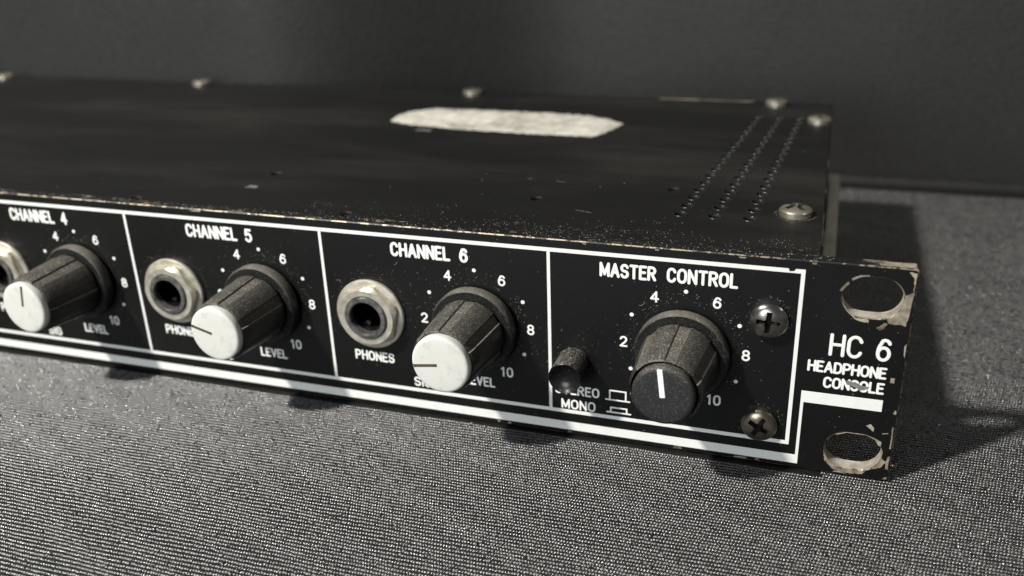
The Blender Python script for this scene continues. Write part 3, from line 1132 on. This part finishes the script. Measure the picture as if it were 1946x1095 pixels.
for x0_, x1_, sd in ((-70, -58, 95), (-55, -42, 96)):
    o_ = rough_outline([(x0_, 139.3), (x1_, 139.5), (x1_ + 2, 140.6), (x0_ - 2, 140.6)], 0.3, step=1.2, seed=sd)
    vs, fs = cdt(o_, [])
    m_ = MB()
    m_.add([(a, b, LZ + 0.02) for a, b in vs], fs)
    place('paint_chip', m_.mesh('paint_chip', [M['chip']]), lid)
v_, f_ = fibres(12, lambda: (random.uniform(-130, -25), random.uniform(8, 45)), (1.5, 5.0), 0.06, 'flat', 0.04)
m_ = MB()
m_.add(v_, f_)
l3 = place('lint', m_.mesh('lint', [M['dust']], recalc=False), lid, (0, 0, LZ))
l3['kind'] = 'stuff'

# ------------------------------------------------------------------ dust
def side_grains(parent, count, r_of_h, h0, h1, smin, smax, clump, unrot=0.0):
    """grains lying on the upper side of something round that sticks out of the panel"""
    m_ = MB()
    cl = [(random.gauss(0, 0.5), random.uniform(h0, h1)) for _ in range(clump)]
    for _ in range(count):
        a, h = random.choice(cl)
        a = random.gauss(a, 0.28)
        h = min(h1, max(h0, random.gauss(h, 1.3)))
        if abs(a) > 1.25:
            continue
        r = r_of_h(h)
        sx = smin + (smax - smin) * random.random() ** 3
        c = Vector((r * math.sin(a), -h, r * math.cos(a)))
        n_ = Vector((math.sin(a), 0, math.cos(a)))
        t_ = Vector((math.cos(a), 0, -math.sin(a)))
        y_ = Vector((0, 1, 0))
        rot = random.uniform(0, 3.14)
        e = random.uniform(0.5, 2.0)
        u_ = (t_ * math.cos(rot) + y_ * math.sin(rot)) * sx * e
        w_ = (y_ * math.cos(rot) - t_ * math.sin(rot)) * sx
        m_.add([c + u_, c + w_, c - u_, c - w_, c + n_ * sx * 0.9], [(0, 1, 4), (1, 2, 4), (2, 3, 4), (3, 0, 4)])
    o = place('dust', m_.mesh('dust', [M['dust']], recalc=False), parent)
    o.matrix_local = Matrix.Rotation(-unrot, 4, 'Y')
    o['kind'] = 'stuff'
    return o


side_grains(btn, 260, lambda h: 3.40, 0.3, 7.0, 0.02, 0.11, 26)
for o in [o for o in root.children if o.name.startswith(('level_knob', 'master_knob'))]:
    side_grains(o, 180, lambda h: 7.62 - (h - 4.4) * 0.0735, 4.8, 16.0, 0.02, 0.085, 14, o['flute'])
def specks(points, smin, smax, axis):
    """tiny irregular four-sided grains"""
    m_ = MB()
    for x, y in points:
        s = smin + (smax - smin) * random.random() ** 3
        a = random.uniform(0, 6.28)
        e = random.uniform(0.6, 1.6)
        base = []
        for k in range(4):
            t = a + k * math.pi / 2
            base.append((x + s * (e if k % 2 else 1) * math.cos(t), y + s * (e if k % 2 else 1) * math.sin(t)))
        hgt = s * random.uniform(0.5, 1.1)
        if axis == 'panel':
            v = [(p, -0.001, q) for p, q in base] + [(x, -hgt, y)]
        else:
            v = [(p, q, 0.001) for p, q in base] + [(x, y, hgt)]
        m_.add(v, [(0, 1, 4), (1, 2, 4), (2, 3, 4), (3, 0, 4)])
    return m_


def around(cx, cz, r0, spread, upper=True):
    while True:
        r = r0 + abs(random.gauss(0, spread))
        a = random.uniform(-40, 220) if upper else random.uniform(0, 360)
        a = math.radians(a)
        x, z = cx + r * math.cos(a), cz + r * math.sin(a)
        if 3.2 < z < 43.4:
            return x, z


pts = [(random.uniform(-215, -1), random.uniform(1, 43.5)) for _ in range(1300)]
for cx in CH_X:
    pts += [around(cx, DIAL_Z, 9.3, 2.0) for _ in range(420)]
    pts += [around(cx + JACK_DX, JACK_Z, 8.2, 1.6) for _ in range(230)]
pts += [around(MAST_X, MAST_Z, 9.5, 2.4) for _ in range(520)]
pts += [around(-62.2, 17.6, 3.3, 2.6) for _ in range(160)]
pts += [around(-24.5, 31.7, 3.55, 0.8) for _ in range(110)]
pts += [around(-24.7, 9.2, 3.5, 0.7) for _ in range(80)]
d1 = place('dust', specks(pts, 0.015, 0.10, 'panel').mesh('dust', [M['dust']], recalc=False), panel)
d1['kind'] = 'stuff'


def lint_pos():
    c = random.choice([(MAST_X, MAST_Z, 9.5), (CH_X[0], DIAL_Z, 9.5), (-62.2, 17.6, 3.4), (CH_X[1], DIAL_Z, 9.5), (-50, 30, 3), (-108, 33, 5)])
    return around(c[0], c[1], c[2], 3.0)


v_, f_ = fibres(16, lint_pos, (0.5, 1.7), 0.04, 'panel', 0.04)
m_ = MB()
m_.add(v_, f_)
l2 = place('lint', m_.mesh('lint', [M['dust']], recalc=False), panel)
l2['kind'] = 'stuff'

pts = []
for _ in range(90):
    cx_, cy_, sg = random.uniform(-125, -18), 3.4 + abs(random.gauss(0, 6)), random.uniform(0.8, 5)
    for _ in range(random.randint(4, 34)):
        pts.append((min(-17, random.gauss(cx_, sg)), max(3.4, random.gauss(cy_, sg * 0.45))))
for _ in range(420):
    pts.append((random.uniform(-330, -18), random.uniform(4, 135)))
for _ in range(120):
    a = random.uniform(0, 6.28)
    pts.append((-22.2 + 3.7 * math.cos(a) * random.uniform(1, 1.2), 28.6 + 3.7 * math.sin(a) * random.uniform(1, 1.2)))
d2 = place('dust', specks(pts, 0.02, 0.11, 'lid').mesh('dust', [M['dust']], recalc=False), lid, (0, 0, LZ))
d2['kind'] = 'stuff'
# grit packed on the top edge of the panel against the lid
pts = [(random.uniform(-215, -14), random.uniform(0.5, 3.0)) for _ in range(900)]
d3 = place('dust', specks(pts, 0.03, 0.16, 'lid').mesh('dust', [M['dust']], recalc=False), panel, (0, 0, 44.0))
d3['kind'] = 'stuff'
